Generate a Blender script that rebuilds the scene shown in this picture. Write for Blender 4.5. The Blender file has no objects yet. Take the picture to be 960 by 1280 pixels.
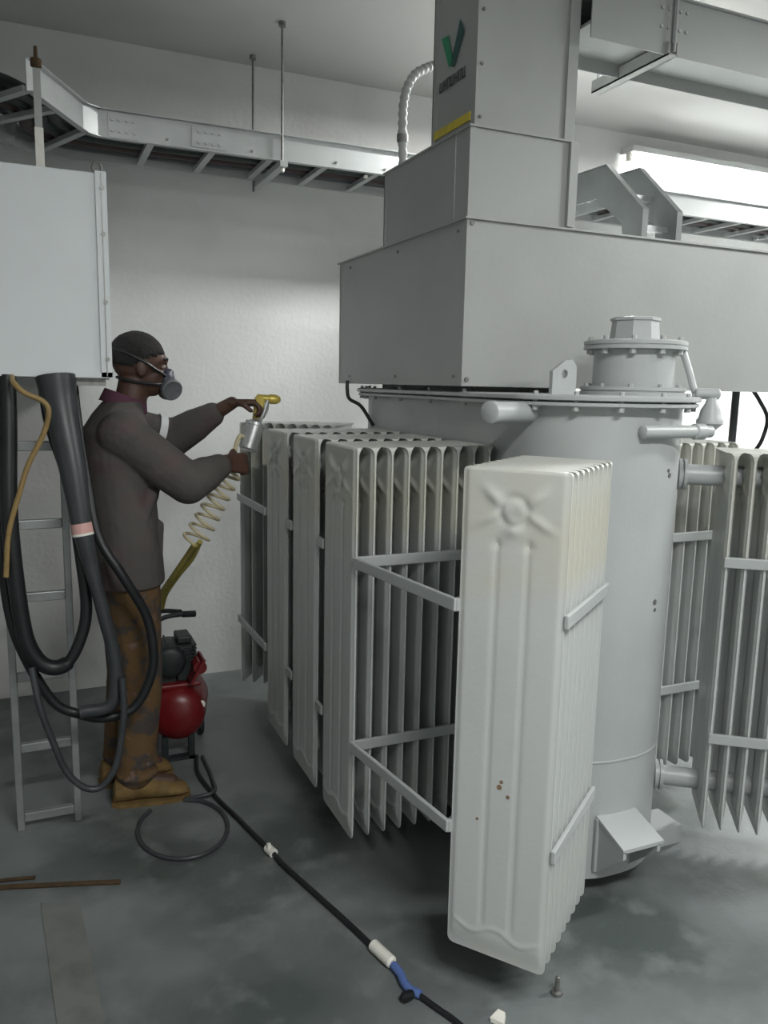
import bpy, bmesh, math, random
from mathutils import Vector, Matrix
random.seed(7)
PI = math.pi
S = bpy.context.scene
C = S.collection

# ------------------------------------------------------------------ camera
F, PITCH, ROLL, PHI = 1000.0, math.radians(9.1), math.radians(1.2), math.radians(23.7)
f0 = Vector((math.sin(PHI), math.cos(PHI), 0)); r0 = Vector((math.cos(PHI), -math.sin(PHI), 0)); u0 = Vector((0, 0, 1))
fw = f0 * math.cos(PITCH) - u0 * math.sin(PITCH)
up = u0 * math.cos(PITCH) + f0 * math.sin(PITCH)
rt = r0 * math.cos(ROLL) + up * math.sin(ROLL)
up = up * math.cos(ROLL) - r0 * math.sin(ROLL)
cd = bpy.data.cameras.new('camera'); cam = bpy.data.objects.new('camera', cd); C.objects.link(cam)
cam.matrix_world = Matrix(((rt.x, up.x, -fw.x, 0), (rt.y, up.y, -fw.y, 0), (rt.z, up.z, -fw.z, 1.6), (0, 0, 0, 1)))
cd.sensor_fit = 'VERTICAL'; cd.sensor_height = 24.0; cd.lens = 24.0 * F / 1280.0; cd.clip_start = 0.02
S.camera = cam

# ------------------------------------------------------------------ world, light, exposure
w = bpy.data.worlds.new('world'); S.world = w; w.use_nodes = True
w.node_tree.nodes['Background'].inputs[0].default_value = (0.6, 0.66, 0.68, 1)
w.node_tree.nodes['Background'].inputs[1].default_value = 0.3
def area(name, loc, rot, sx, sy, power, col=(1.0, 1.0, 0.985)):
    l = bpy.data.lights.new(name, 'AREA'); l.shape = 'RECTANGLE'; l.size = sx; l.size_y = sy; l.energy = power; l.color = col
    o = bpy.data.objects.new(name, l); C.objects.link(o); o.location = loc; o.rotation_euler = rot
    return o
ZC = 3.167                     # ceiling height
LAMPS = [(0.8, -0.35, 32, 1.2), (4.0, 1.0, 30, 1.5), (5.7, 3.0, 80, 1.2), (2.42, 3.25, 24, 0.5)]   # fluorescent fittings, last two added to brighten the wall: x, y, power, length
for (x, y, p, ln) in LAMPS:
    area('fluorescent_lamp', (x, y, ZC - 0.16), (0, 0, 0), ln, 0.16, p)
# added fill light behind the camera's right shoulder, no real opening there
area('rear_fill_light', (1.2, -2.9, 1.3), (math.radians(90), 0, 0), 1.8, 2.0, 3, (0.97, 1.0, 1.0))
S.view_settings.view_transform = 'Standard'; S.view_settings.look = 'None'
S.view_settings.exposure = 1.4; S.view_settings.gamma = 1.0; S.view_settings.use_curve_mapping = False

# ------------------------------------------------------------------ materials
def mat(name, col, rough=0.5, metal=0.0, var=0.0, vscale=6.0, col2=None, bump=0.0, bscale=80.0, fac=(0.45, 0.7), detail=6, stretch=None, emit=None):
    m = bpy.data.materials.new(name); m.use_nodes = True; nt = m.node_tree; N = nt.nodes; L = nt.links
    b = N['Principled BSDF']; b.inputs['Roughness'].default_value = rough; b.inputs['Metallic'].default_value = metal
    b.inputs['Base Color'].default_value = (*col, 1)
    tc = N.new('ShaderNodeTexCoord'); mp = N.new('ShaderNodeMapping'); L.new(tc.outputs['Object'], mp.inputs[0])
    if stretch: mp.inputs['Scale'].default_value = stretch
    if var or col2:
        n = N.new('ShaderNodeTexNoise'); n.inputs['Scale'].default_value = vscale; n.inputs['Detail'].default_value = detail
        L.new(mp.outputs[0], n.inputs[0])
        r = N.new('ShaderNodeValToRGB'); L.new(n.outputs[0], r.inputs[0]); L.new(r.outputs[0], b.inputs['Base Color'])
        c2 = col2 or tuple(c * (1 - var) for c in col)
        r.color_ramp.elements[0].position = fac[0]; r.color_ramp.elements[0].color = (*col, 1)
        r.color_ramp.elements[1].position = fac[1]; r.color_ramp.elements[1].color = (*c2, 1)
    if bump:
        n2 = N.new('ShaderNodeTexNoise'); n2.inputs['Scale'].default_value = bscale; n2.inputs['Detail'].default_value = 4
        L.new(mp.outputs[0], n2.inputs[0])
        bp = N.new('ShaderNodeBump'); bp.inputs['Strength'].default_value = bump; bp.inputs['Distance'].default_value = 0.01
        L.new(n2.outputs[0], bp.inputs['Height']); L.new(bp.outputs[0], b.inputs['Normal'])
    if emit:
        b.inputs['Emission Color'].default_value = (*emit[:3], 1); b.inputs['Emission Strength'].default_value = emit[3]
    return m

def add_layer(m, col, scale, lo, hi, stretch=(1, 1, 1), seed=0.0):
    """another stain layer mixed over a material's base colour"""
    nt = m.node_tree; N = nt.nodes; L = nt.links; b = N['Principled BSDF']
    src = b.inputs['Base Color'].links[0].from_socket
    tc = N.new('ShaderNodeTexCoord'); mp = N.new('ShaderNodeMapping'); L.new(tc.outputs['Object'], mp.inputs[0])
    mp.inputs['Scale'].default_value = stretch; mp.inputs['Location'].default_value = (seed, seed * 0.7, seed * 1.3)
    n = N.new('ShaderNodeTexNoise'); n.inputs['Scale'].default_value = scale; n.inputs['Detail'].default_value = 8; L.new(mp.outputs[0], n.inputs[0])
    r = N.new('ShaderNodeMapRange'); r.inputs[1].default_value = lo; r.inputs[2].default_value = hi; L.new(n.outputs[0], r.inputs[0])
    mx = N.new('ShaderNodeMix'); mx.data_type = 'RGBA'; L.new(r.outputs[0], mx.inputs[0]); L.new(src, mx.inputs[6]); mx.inputs[7].default_value = (*col, 1)
    L.new(mx.outputs[2], b.inputs['Base Color'])
    return m

M = {}
M['wall'] = add_layer(mat('wall_plaster', (0.60, 0.61, 0.60), 0.85, var=0.08, vscale=1.4, bump=0.15, bscale=40), (0.47, 0.45, 0.44), 1.1, 0.5, 0.75, seed=3.1)
M['ceiling'] = mat('ceiling_plaster', (0.56, 0.56, 0.54), 0.9, var=0.1, vscale=1.0, bump=0.1, bscale=30)
M['floor'] = add_layer(add_layer(mat('painted_concrete', (0.19, 0.212, 0.212), 0.42, var=0.35, vscale=1.8, bump=0.12, bscale=60), (0.075, 0.09, 0.085), 1.6, 0.47, 0.66, seed=5.0), (0.20, 0.22, 0.215), 9, 0.5, 0.8, seed=9.0)
M['paint'] = mat('transformer_paint', (0.43, 0.455, 0.455), 0.38, var=0.07, vscale=3, bump=0.06, bscale=90)
M['fin'] = add_layer(mat('radiator_paint', (0.55, 0.575, 0.567), 0.35, var=0.06, vscale=3, bump=0.05, bscale=70), (0.56, 0.54, 0.44), 2.2, 0.55, 0.75, seed=2.0)
M['sheet'] = mat('galvanised_sheet', (0.375, 0.39, 0.382), 0.5, 0.15, var=0.10, vscale=2.5, bump=0.05, bscale=50)
M['sheetdark'] = mat('coated_sheet', (0.42, 0.435, 0.42), 0.55, 0.0, var=0.12, vscale=4, bump=0.05)
M['zinc'] = mat('zinc_tray', (0.50, 0.52, 0.52), 0.42, 0.5, var=0.15, vscale=5)
M['elbow'] = mat('shaded_zinc', (0.22, 0.235, 0.235), 0.5, 0.2, var=0.2, vscale=6)  # zinc darkened to stand in for shade on the elbow plates
M['cabinet'] = mat('cabinet_paint', (0.66, 0.70, 0.71), 0.5, var=0.05, vscale=3)
M['bolt'] = mat('bolt_steel', (0.25, 0.25, 0.24), 0.45, 0.7, var=0.3, vscale=60)
M['black'] = mat('black_rubber', (0.012, 0.013, 0.015), 0.45, var=0.4, vscale=15)
M['grey_cable'] = mat('grey_cable', (0.045, 0.05, 0.055), 0.4, var=0.3, vscale=12)
M['tan'] = mat('tan_wire', (0.28, 0.19, 0.07), 0.5, var=0.3, vscale=20)
M['pink'] = mat('pink_tape', (0.62, 0.36, 0.33), 0.6, var=0.1, vscale=30)
M['white'] = mat('white_plastic', (0.78, 0.77, 0.70), 0.4, var=0.08, vscale=30)
M['blue'] = mat('blue_tape', (0.10, 0.17, 0.42), 0.5, var=0.2, vscale=40)
M['yellow'] = mat('yellow_tape', (0.62, 0.50, 0.05), 0.5, var=0.25, vscale=30)
M['green'] = mat('green_ink', (0.02, 0.28, 0.13), 0.5, var=0.2, vscale=30)
M['dgreen'] = mat('dark_green_ink', (0.02, 0.09, 0.08), 0.5, var=0.2, vscale=30)
M['ink'] = mat('dark_ink', (0.07, 0.06, 0.07), 0.6, var=0.2, vscale=30)
M['skin'] = mat('dark_skin', (0.085, 0.042, 0.028), 0.5, var=0.25, vscale=18, bump=0.05)
M['eye'] = mat('eye_white', (0.28, 0.24, 0.20), 0.3, var=0.1, vscale=60)
M['hair'] = mat('short_black_hair', (0.012, 0.010, 0.010), 0.85, var=0.3, vscale=90, bump=0.6, bscale=220)
M['jacket'] = add_layer(mat('work_jacket_cloth', (0.085, 0.078, 0.072), 0.9, var=0.3, vscale=5, bump=0.5, bscale=22), (0.10, 0.065, 0.068), 7, 0.5, 0.75, seed=1.5)
M['pants'] = add_layer(mat('patterned_trouser_cloth', (0.13, 0.075, 0.03), 0.9, col2=(0.06, 0.05, 0.045), vscale=16, fac=(0.48, 0.6), bump=0.4, bscale=25), (0.20, 0.13, 0.11), 26, 0.62, 0.72, seed=4.0)
M['collar'] = mat('purple_collar', (0.10, 0.035, 0.06), 0.9, var=0.2, vscale=30)
M['reflect'] = mat('reflective_band', (0.72, 0.74, 0.76), 0.35, var=0.1, vscale=30)
M['shoe'] = mat('ochre_shoe', (0.19, 0.12, 0.04), 0.8, var=0.4, vscale=18, bump=0.3)
M['mask'] = mat('respirator_rubber', (0.02, 0.022, 0.05), 0.45, var=0.2, vscale=30)
M['filter'] = mat('respirator_filter', (0.14, 0.15, 0.16), 0.5, var=0.2, vscale=60)
M['gunbody'] = mat('brass_gun', (0.60, 0.47, 0.10), 0.35, 0.3, var=0.2, vscale=30)
M['cup'] = mat('steel_cup', (0.62, 0.64, 0.64), 0.28, 0.7, var=0.15, vscale=20)
M['hose'] = mat('coiled_air_hose', (0.62, 0.55, 0.36), 0.45, var=0.15, vscale=20)
M['hose2'] = mat('straight_air_hose', (0.36, 0.31, 0.08), 0.5, var=0.2, vscale=20)
M['red'] = mat('red_tank_paint', (0.17, 0.010, 0.012), 0.35, var=0.25, vscale=6)
M['motor'] = mat('motor_black', (0.018, 0.026, 0.026), 0.5, var=0.4, vscale=20)
M['ladder'] = mat('aluminium_ladder', (0.34, 0.36, 0.36), 0.4, 0.5, var=0.2, vscale=12)
M['rag'] = mat('brown_strip', (0.075, 0.045, 0.02), 0.9, var=0.3, vscale=30, bump=0.4)
M['lamp'] = mat('fluorescent_tube', (0.9, 0.95, 0.95), 0.4, emit=(0.98, 1.0, 0.99, 6))
M['walltube'] = mat('bright_fluorescent_tube', (0.9, 0.95, 0.95), 0.4, emit=(0.98, 1.0, 0.99, 34))
M['redcable'] = mat('red_cable', (0.035, 0.014, 0.016), 0.5, var=0.3, vscale=20)
M['greencable'] = mat('green_cable', (0.010, 0.022, 0.018), 0.5, var=0.3, vscale=20)

# ------------------------------------------------------------------ mesh helpers
def V(*a): return Vector(a)
def box(bm, a, b, bev=0.0):
    x0, y0, z0 = a; x1, y1, z1 = b
    v = [bm.verts.new(p) for p in ((x0,y0,z0),(x1,y0,z0),(x1,y1,z0),(x0,y1,z0),(x0,y0,z1),(x1,y0,z1),(x1,y1,z1),(x0,y1,z1))]
    fs = [bm.faces.new([v[i] for i in q]) for q in ((3,2,1,0),(4,5,6,7),(0,1,5,4),(1,2,6,5),(2,3,7,6),(3,0,4,7))]
    if bev:
        es = list({e for f in fs for e in f.edges}); bmesh.ops.bevel(bm, geom=es, offset=bev, segments=2, affect='EDGES', profile=0.5)
def frame_of(d, hint=None):
    d = d.normalized(); h = hint or (V(0,0,1) if abs(d.z) < 0.9 else V(1,0,0))
    s = d.cross(h).normalized(); t = s.cross(d).normalized(); return d, s, t
def bar(bm, p0, p1, wd, th, hint=None):
    """rectangular bar from p0 to p1: wd across, th along the hint"""
    p0, p1 = Vector(p0), Vector(p1); d, s, t = frame_of(p1 - p0, hint)
    vs = [[bm.verts.new(p + s*a*wd/2 + t*b*th/2) for a, b in ((-1,-1),(1,-1),(1,1),(-1,1))] for p in (p0, p1)]
    bm.faces.new(vs[0][::-1]); bm.faces.new(vs[1])
    for i in range(4): bm.faces.new((vs[0][i], vs[0][(i+1)%4], vs[1][(i+1)%4], vs[1][i]))
def loft(bm, rings, cap=True):
    R = [[bm.verts.new(p) for p in r] for r in rings]; n = len(R[0])
    for a, b in zip(R, R[1:]):
        for i in range(n): bm.faces.new((a[i], a[(i+1)%n], b[(i+1)%n], b[i]))
    if cap: bm.faces.new(R[0][::-1]); bm.faces.new(R[-1])
def cyl(bm, p0, p1, r, r2=None, n=24):
    p0, p1 = Vector(p0), Vector(p1); d, s, t = frame_of(p1 - p0); r2 = r if r2 is None else r2
    loft(bm, [[p + (s*math.cos(a) + t*math.sin(a))*q for a in [2*PI*i/n for i in range(n)]] for p, q in ((p0, r), (p1, r2))])
def lathe(bm, base, axis, prof, n=28):
    base = Vector(base); d, s, t = frame_of(Vector(axis))
    loft(bm, [[base + d*h + (s*math.cos(a) + t*math.sin(a))*max(r, 1e-4) for a in [2*PI*i/n for i in range(n)]] for r, h in prof])
def spline(pts, k=8):
    P = [Vector(p) for p in pts]; P = [P[0]*2 - P[1]] + P + [P[-1]*2 - P[-2]]; out = []
    for i in range(1, len(P)-2):
        a, b, c, d = P[i-1:i+3]
        for j in range(k):
            t = j/k; out.append(0.5*((2*b) + (c-a)*t + (2*a-5*b+4*c-d)*t*t + (3*b-a-3*c+d)*t**3))
    out.append(P[-2]); return out
def tube(bm, pts, r, n=10, sm=8):
    P = spline(pts, sm) if sm else [Vector(p) for p in pts]
    d = (P[1]-P[0]).normalized(); _, s, t = frame_of(d); rings = []
    for i, p in enumerate(P):
        dd = (P[min(i+1, len(P)-1)] - P[max(i-1, 0)]).normalized()
        s = (s - dd*s.dot(dd)).normalized(); t = dd.cross(s)
        rr = r(i/(len(P)-1)) if callable(r) else r
        rings.append([p + (s*math.cos(a) + t*math.sin(a))*rr for a in [2*PI*k/n for k in range(n)]])
    loft(bm, rings)
def prism(bm, poly, ext):
    """poly: 3D points of a planar outline; ext: extrusion vector"""
    e = Vector(ext); a = [bm.verts.new(p) for p in poly]; b = [bm.verts.new(Vector(p)+e) for p in poly]; n = len(a)
    bm.faces.new(a[::-1]); bm.faces.new(b)
    for i in range(n): bm.faces.new((a[i], a[(i+1)%n], b[(i+1)%n], b[i]))
def hexbolt(bm, p, ax, r=0.009, h=0.008):
    cyl(bm, p, Vector(p)+Vector(ax).normalized()*h, r, n=6)

def obj(name, bm, m, parent=None, smooth=False, bev=0.0, origin=None):
    me = bpy.data.meshes.new(name)
    bmesh.ops.recalc_face_normals(bm, faces=bm.faces[:])
    if origin is None:
        if parent is None:
            xs = [v.co for v in bm.verts]
            origin = V((min(p.x for p in xs)+max(p.x for p in xs))/2, (min(p.y for p in xs)+max(p.y for p in xs))/2, min(p.z for p in xs))
        else: origin = V(0,0,0)
    origin = Vector(origin)
    if origin.length: bmesh.ops.translate(bm, verts=bm.verts[:], vec=-origin)
    bm.to_mesh(me); bm.free()
    me.materials.append(M[m] if isinstance(m, str) else m)
    if smooth:
        for p in me.polygons: p.use_smooth = True
        try: me.set_sharp_from_angle(angle=math.radians(38))
        except Exception: pass
    o = bpy.data.objects.new(name, me); C.objects.link(o); o.location = origin
    if parent is not None:
        o.parent = parent; o.matrix_parent_inverse = wm(parent).inverted()
    if bev:
        md = o.modifiers.new('bevel', 'BEVEL'); md.width = bev; md.segments = 2; md.limit_method = 'ANGLE'
    return o
def wm(o):
    m = Matrix.LocRotScale(o.location, o.rotation_euler, o.scale)
    if o.parent: m = wm(o.parent) @ o.matrix_parent_inverse @ m
    return m
def tag(o, label, cat, group=None):
    o['label'] = label; o['category'] = cat
    if group: o['group'] = group
    return o
def thing(name, label, cat, loc, group=None):
    o = bpy.data.objects.new(name, None); C.objects.link(o); o.location = loc; o.empty_display_size = 0.1
    return tag(o, label, cat, group)
def structure(name, bm, m):
    o = obj(name, bm, m, origin=(0,0,0)); o['kind'] = 'structure'; return o
def B(): return bmesh.new()

# ------------------------------------------------------------------ room shell
WY = 4.25; X0, X1, Y0 = -2.6, 7.2, -3.0
b = B(); box(b, (X0-.15, Y0-.15, -.12), (X1+.15, WY+.15, 0)); structure('floor', b, 'floor')
b = B(); box(b, (X0-.15, Y0-.15, ZC), (X1+.15, WY+.15, ZC+.15)); structure('ceiling', b, 'ceiling')
b = B(); box(b, (X0-.15, WY, 0), (X1+.15, WY+.15, ZC)); structure('wall_back', b, 'wall')
b = B(); box(b, (X0-.15, Y0, 0), (X0, WY, ZC)); structure('wall_left', b, 'wall')
b = B(); box(b, (X1, Y0, 0), (X1+.15, WY, ZC)); structure('wall_right', b, 'wall')
b = B(); box(b, (X0-.15, Y0-.15, 0), (X1+.15, Y0, ZC)); structure('wall_front', b, 'wall')

for (x, y, p, ln) in LAMPS:
    t = thing('fluorescent_light', 'white fluorescent batten fixed to the ceiling ' + {5.7: 'near the far right wall, added to brighten that end', 0.8: 'over the aisle in front of the transformer', 4.0: 'right of the transformer', 2.42: 'behind the duct riser, added to brighten the back wall'}[x], 'lamp', (x, y, ZC - 0.1))
    b = B(); prism(b, [(x-ln/2, y-.09, ZC-.05), (x-ln/2, y-.04, ZC), (x-ln/2, y+.04, ZC), (x-ln/2, y+.09, ZC-.05)], (ln, 0, 0)); obj('housing', b, 'white', t)
    for s in (-1, 1):
        b = B(); cyl(b, (x-ln/2+.03, y+s*.045, ZC-.075), (x+ln/2-.03, y+s*.045, ZC-.075), .014, n=14)
        for e in (-1, 1): box(b, (x+e*(ln/2-.02)-.012, y+s*.045-.012, ZC-.09), (x+e*(ln/2-.02)+.012, y+s*.045+.012, ZC-.045))
        obj('tube', b, 'lamp', t, smooth=True)

t = thing('fluorescent_light', 'bright fluorescent batten tucked under the ceiling against the back wall', 'lamp', (4.5, WY, 3.07))
b = B(); box(b, (3.42, WY-.115, 3.035), (5.5, WY-.002, 3.07)); obj('housing', b, 'wall', t, bev=.005)
b = B(); cyl(b, (3.46, WY-.045, 3.010), (5.46, WY-.045, 3.010), .014, n=14); obj('tube', b, 'walltube', t, smooth=True)
for x in (3.45, 5.47):
    b = B(); box(b, (x-.01, WY-.065, 2.99), (x+.01, WY-.025, 3.037)); obj('lamp_holder', b, 'white', t)

# ------------------------------------------------------------------ transformer
TX, TY0, TY1, TR, TXL, TXR = 1.645, 1.84, 3.52, 0.25, 1.37, 1.914
def stadium(off, z, n=14):
    pts = []; r = TR + off
    for cx, cy, a0 in ((TXR-TR, TY0+TR, -PI/2), (TXR-TR, TY1-TR, 0), (TXL+TR, TY1-TR, PI/2), (TXL+TR, TY0+TR, PI)):
        for i in range(n+1):
            a = a0 + PI/2*i/n; pts.append(V(cx + r*math.cos(a), cy + r*math.sin(a), z))
    return pts
T = thing('transformer', 'large light grey oil-filled power transformer ringed with finned radiators', 'transformer', (TX, 2.68, 0))
b = B(); loft(b, [stadium(0, .068), stadium(0, 1.548)]); tank = obj('tank', b, 'paint', T, smooth=True)
b = B(); loft(b, [stadium(.0015, .455), stadium(.003, .457), stadium(.003, .461), stadium(.0015, .463)]); obj('weld_seam', b, 'paint', tank, smooth=True)
# scuffs on the tank wall
for (dx, z, r) in ((1.745, 1.36, .006), (1.752, 1.345, .008), (1.725, .955, .009), (1.728, .93, .006)):
    a = math.acos(max(-1, min(1, (dx-(TXR-TR))/TR))); cx = TXR-TR
    p = V(cx + (TR)*math.cos(a), TY0+TR - TR*math.sin(a), z); nrm = V(math.cos(a), -math.sin(a), 0); b = B()
    cyl(b, p - nrm*.003, p + nrm*.0015, r, n=9); obj('chipped_paint', b, 'bolt', tank)
# flange under the lid, lid, bolts
b = B(); loft(b, [stadium(.035, 1.546), stadium(.045, 1.549), stadium(.045, 1.558), stadium(.035, 1.560)]); obj('rim_flange', b, 'paint', T, smooth=True)
b = B(); loft(b, [stadium(.045, 1.563), stadium(.052, 1.566), stadium(.052, 1.576), stadium(.044, 1.580)]); lid = obj('lid', b, 'paint', T, smooth=True)
def lidbolt(x, y):
    b = B(); cyl(b, (x, y, 1.534), (x, y, 1.547), .010, n=6); cyl(b, (x, y, 1.546), (x, y, 1.590), .007, n=6); obj('bolt', b, 'paint', lid)
ring = stadium(.03, 0)
for i in range(0, len(ring), 4):
    p = ring[i]
    lidbolt(p.x, p.y)
for y in (2.4, 2.66, 2.92, 3.18):
    for x in (TXL-.03, TXR+.03):
        lidbolt(x, y)
# man-hole turret with flanges and neck
tx, ty = 1.78, 2.08
b = B(); lathe(b, (tx, ty, 1.578), (0,0,1), [(.165,0),(.165,.012),(.160,.014),(.160,.016),(.165,.018),(.165,.028),(.128,.030),(.126,.140),(.150,.142)], 40); turret = obj('turret', b, 'paint', T, smooth=True)
b = B(); lathe(b, (tx, ty, 1.722), (0,0,1), [(.158,0),(.160,.002),(.160,.010),(.156,.012),(.156,.014),(.160,.016),(.160,.026),(.155,.029)], 40); fl = obj('turret_cover', b, 'paint', turret, smooth=True)
for i in range(10):
    b = B(); a = 2*PI*i/10 + .2; p = V(tx + .142*math.cos(a), ty + .142*math.sin(a), 1.722)
    hexbolt(b, p + V(0,0,.001), (0,0,-1), .011, .015); cyl(b, p, p + V(0,0,.040), .008, n=6); obj('bolt', b, 'paint', turret)
    p2 = V(tx + .148*math.cos(a), ty + .148*math.sin(a), 1.606); b = B(); hexbolt(b, p2, (0,0,1), .008, .010); obj('bolt', b, 'paint', turret)
b = B(); lathe(b, (tx-.005, ty, 1.75), (0,0,1), [(.080,0),(.078,.004),(.072,.062),(.078,.064),(.078,.072),(.074,.074)], 8); obj('neck', b, 'paint', turret)
# vent pipe from cover to lid
b = B(); tube(b, [(1.875, 2.00, 1.742), (1.885, 1.985, 1.728), (1.895, 1.955, 1.655), (1.900, 1.935, 1.602), (1.905, 1.925, 1.592)], .011, 12); obj('vent_pipe', b, 'paint', T, smooth=True)
b = B(); lathe(b, (1.885, 1.915, 1.590), (0.86,-0.5,0), [(.013,0),(.017,.005),(.017,.07),(.012,.075)], 16); obj('pipe_union', b, 'paint', T, smooth=True)
# breather valve: bell under a cap
b = B(); lathe(b, (1.905, 1.865, 1.50), (0,0,1), [(.018,-.02),(.034,-.005),(.040,.0),(.040,.010),(.034,.018),(.030,.040),(.018,.062),(.014,.078),(.016,.082)], 24); vb = obj('breather', b, 'paint', T, smooth=True)
# drain/gauge pipe low along the front
b = B(); lathe(b, (1.605, 1.822, 1.478), (1,.03,0), [(.012,0),(.019,.004),(.019,.20),(.024,.205),(.024,.24),(.018,.245),(.018,.270),(.004,.275)], 20); obj('gauge_pipe', b, 'paint', T, smooth=True)
# stub pipe to the left
b = B(); lathe(b, (1.185, 1.975, 1.526), (1,.38,0), [(.029,0),(.033,.003),(.033,.026),(.031,.028),(.031,.26)], 28); obj('stub_pipe', b, 'paint', T, smooth=True)
# lifting lugs
def lug(x, y):
    b = B(); w_, h_ = .085, .105; pts = [(-w_/2,0),(w_/2,0),(w_/2,h_-.02),(w_/2-.02,h_-.002),(.008,h_)]
    n = 14; hole = [(math.cos(2*PI*i/n)*.011, .062+math.sin(2*PI*i/n)*.013) for i in range(n)]
    out = [(-w_/2,0),(-w_/4,0),(0,0),(w_/4,0),(w_/2,0),(w_/2,.035),(w_/2,.062),(w_/2,.085),(w_/2-.018,h_),(w_/4,h_-.001),(0,h_-.004),(-w_/4,h_-.02),(-w_/2,.07),(-w_/2,.04)]
    # match outline to hole by angle
    out.sort(key=lambda p: math.atan2(p[1]-.062, p[0])); hole.sort(key=lambda p: math.atan2(p[1]-.062, p[0]))
    q = []
    for yy in (-.008, .008):
        q.append([b.verts.new((x+p[0], y+yy, 1.578+p[1])) for p in out]); q.append([b.verts.new((x+p[0], y+yy, 1.578+p[1])) for p in hole])
    for i in range(n):
        j = (i+1) % n
        b.faces.new((q[0][i], q[0][j], q[1][j], q[1][i])); b.faces.new((q[2][i], q[3][i], q[3][j], q[2][j]))
        b.faces.new((q[0][i], q[2][i], q[2][j], q[0][j])); b.faces.new((q[1][i], q[1][j], q[3][j], q[3][i]))
    obj('lifting_lug', b, 'paint', T)
lug(1.45, 2.0)
# jacking pad: gusseted angle bracket
b = B(); y1 = 1.845; yo = 1.72
prism(b, [(1.555,y1,.272),(1.705,y1,.272),(1.715,yo,.225),(1.560,yo,.225)], (0,0,.012))
for x in (1.560, 1.690):
    prism(b, [(x,y1,.275),(x,yo,.228),(x,yo,.205),(x,y1,.088)], (.012,0,0))
prism(b, [(1.550,y1,.10),(1.716,y1,.10),(1.716,y1-.010,.10),(1.550,y1-.010,.10)], (0,0,.175))
obj('jacking_pad', b, 'paint', T)
# skids and rollers
for yy in (2.05, 3.25):
    b = B(); x0, x1 = 1.30, 2.06
    for a, c in (((x0,yy-.06,.0),(x1,yy-.05,.066)), ((x0,yy+.05,.0),(x1,yy+.06,.066)), ((x0,yy-.055,.058),(x1,yy+.055,.067))): box(b, a, c)
    obj('skid_channel', b, 'paint', T)

# radiator fin: embossed panel
FH, FW, PITCHF, ZB = 1.262, 0.140, 0.0565, 0.148
def gauss(y, z, cy, cz, sy, sz, ang=0):
    dy, dz = y-cy, z-cz; c, s = math.cos(ang), math.sin(ang)
    u, v_ = (dy*c+dz*s)/sy, (-dy*s+dz*c)/sz; return math.exp(-(u*u+v_*v_))
def sst(a, b_, x): t = min(1, max(0, (x-a)/(b_-a))); return t*t*(3-2*t)
def emboss(y, z):
    zt = FH - z
    d = .003 + .0065*(1 - sst(FW-.016, FW-.006, abs(y)))
    g = sst(.075, .10, z)*sst(.15, .18, zt)
    for gy in (-.042, .042): d -= .0045*math.exp(-((y-gy)/.005)**2)*g
    cz = FH - .100
    st = 0
    for a in (math.radians(38), math.radians(142)): st += .0085*gauss(y, z, .066*math.cos(a), cz+.060*math.sin(a)-.004, .034, .013, a)
    for a in (math.radians(-28), math.radians(-152)): st += .0065*gauss(y, z, .074*math.cos(a), cz+.060*math.sin(a)+.008, .042, .010, a)
    st += .0085*gauss(y, z, 0, cz-.042, .020, .017)
    r = math.hypot(y, z-cz); st += .004*(1-sst(.024, .030, r)); st -= .004*math.exp(-((r-.036)/.008)**2)
    st -= .004*(gauss(y, z, -.042, cz-.080, .016, .012) + gauss(y, z, .042, cz-.080, .016, .012))
    d += st*(1 - sst(FW-.02, FW-.008, abs(y)))*sst(.006, .022, zt)
    # wavy pressing near the foot
    d += .0035*math.exp(-((z-(.072+.012*math.cos(y*46)))/.005)**2)*(1 - sst(FW-.03, FW-.01, abs(y)))
    # foot tapers to the welded seam
    k = sst(0, .062, z); d = .0015 + (d-.0015)*k
    return d
ys = [FW*math.copysign(abs(t)**0.9, t) for t in [i/20 for i in range(-20, 21)]]
zs = [0, .003, .008, .015] + [.022+.006*i for i in range(14)] + [.11+.05*i for i in range(20)]
zs = [z for z in zs if z < FH-.20] + [FH-.20+.0062*i for i in range(27)] + [FH-.031+.0031*i for i in range(10)] + [FH-.0012, FH]
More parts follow.
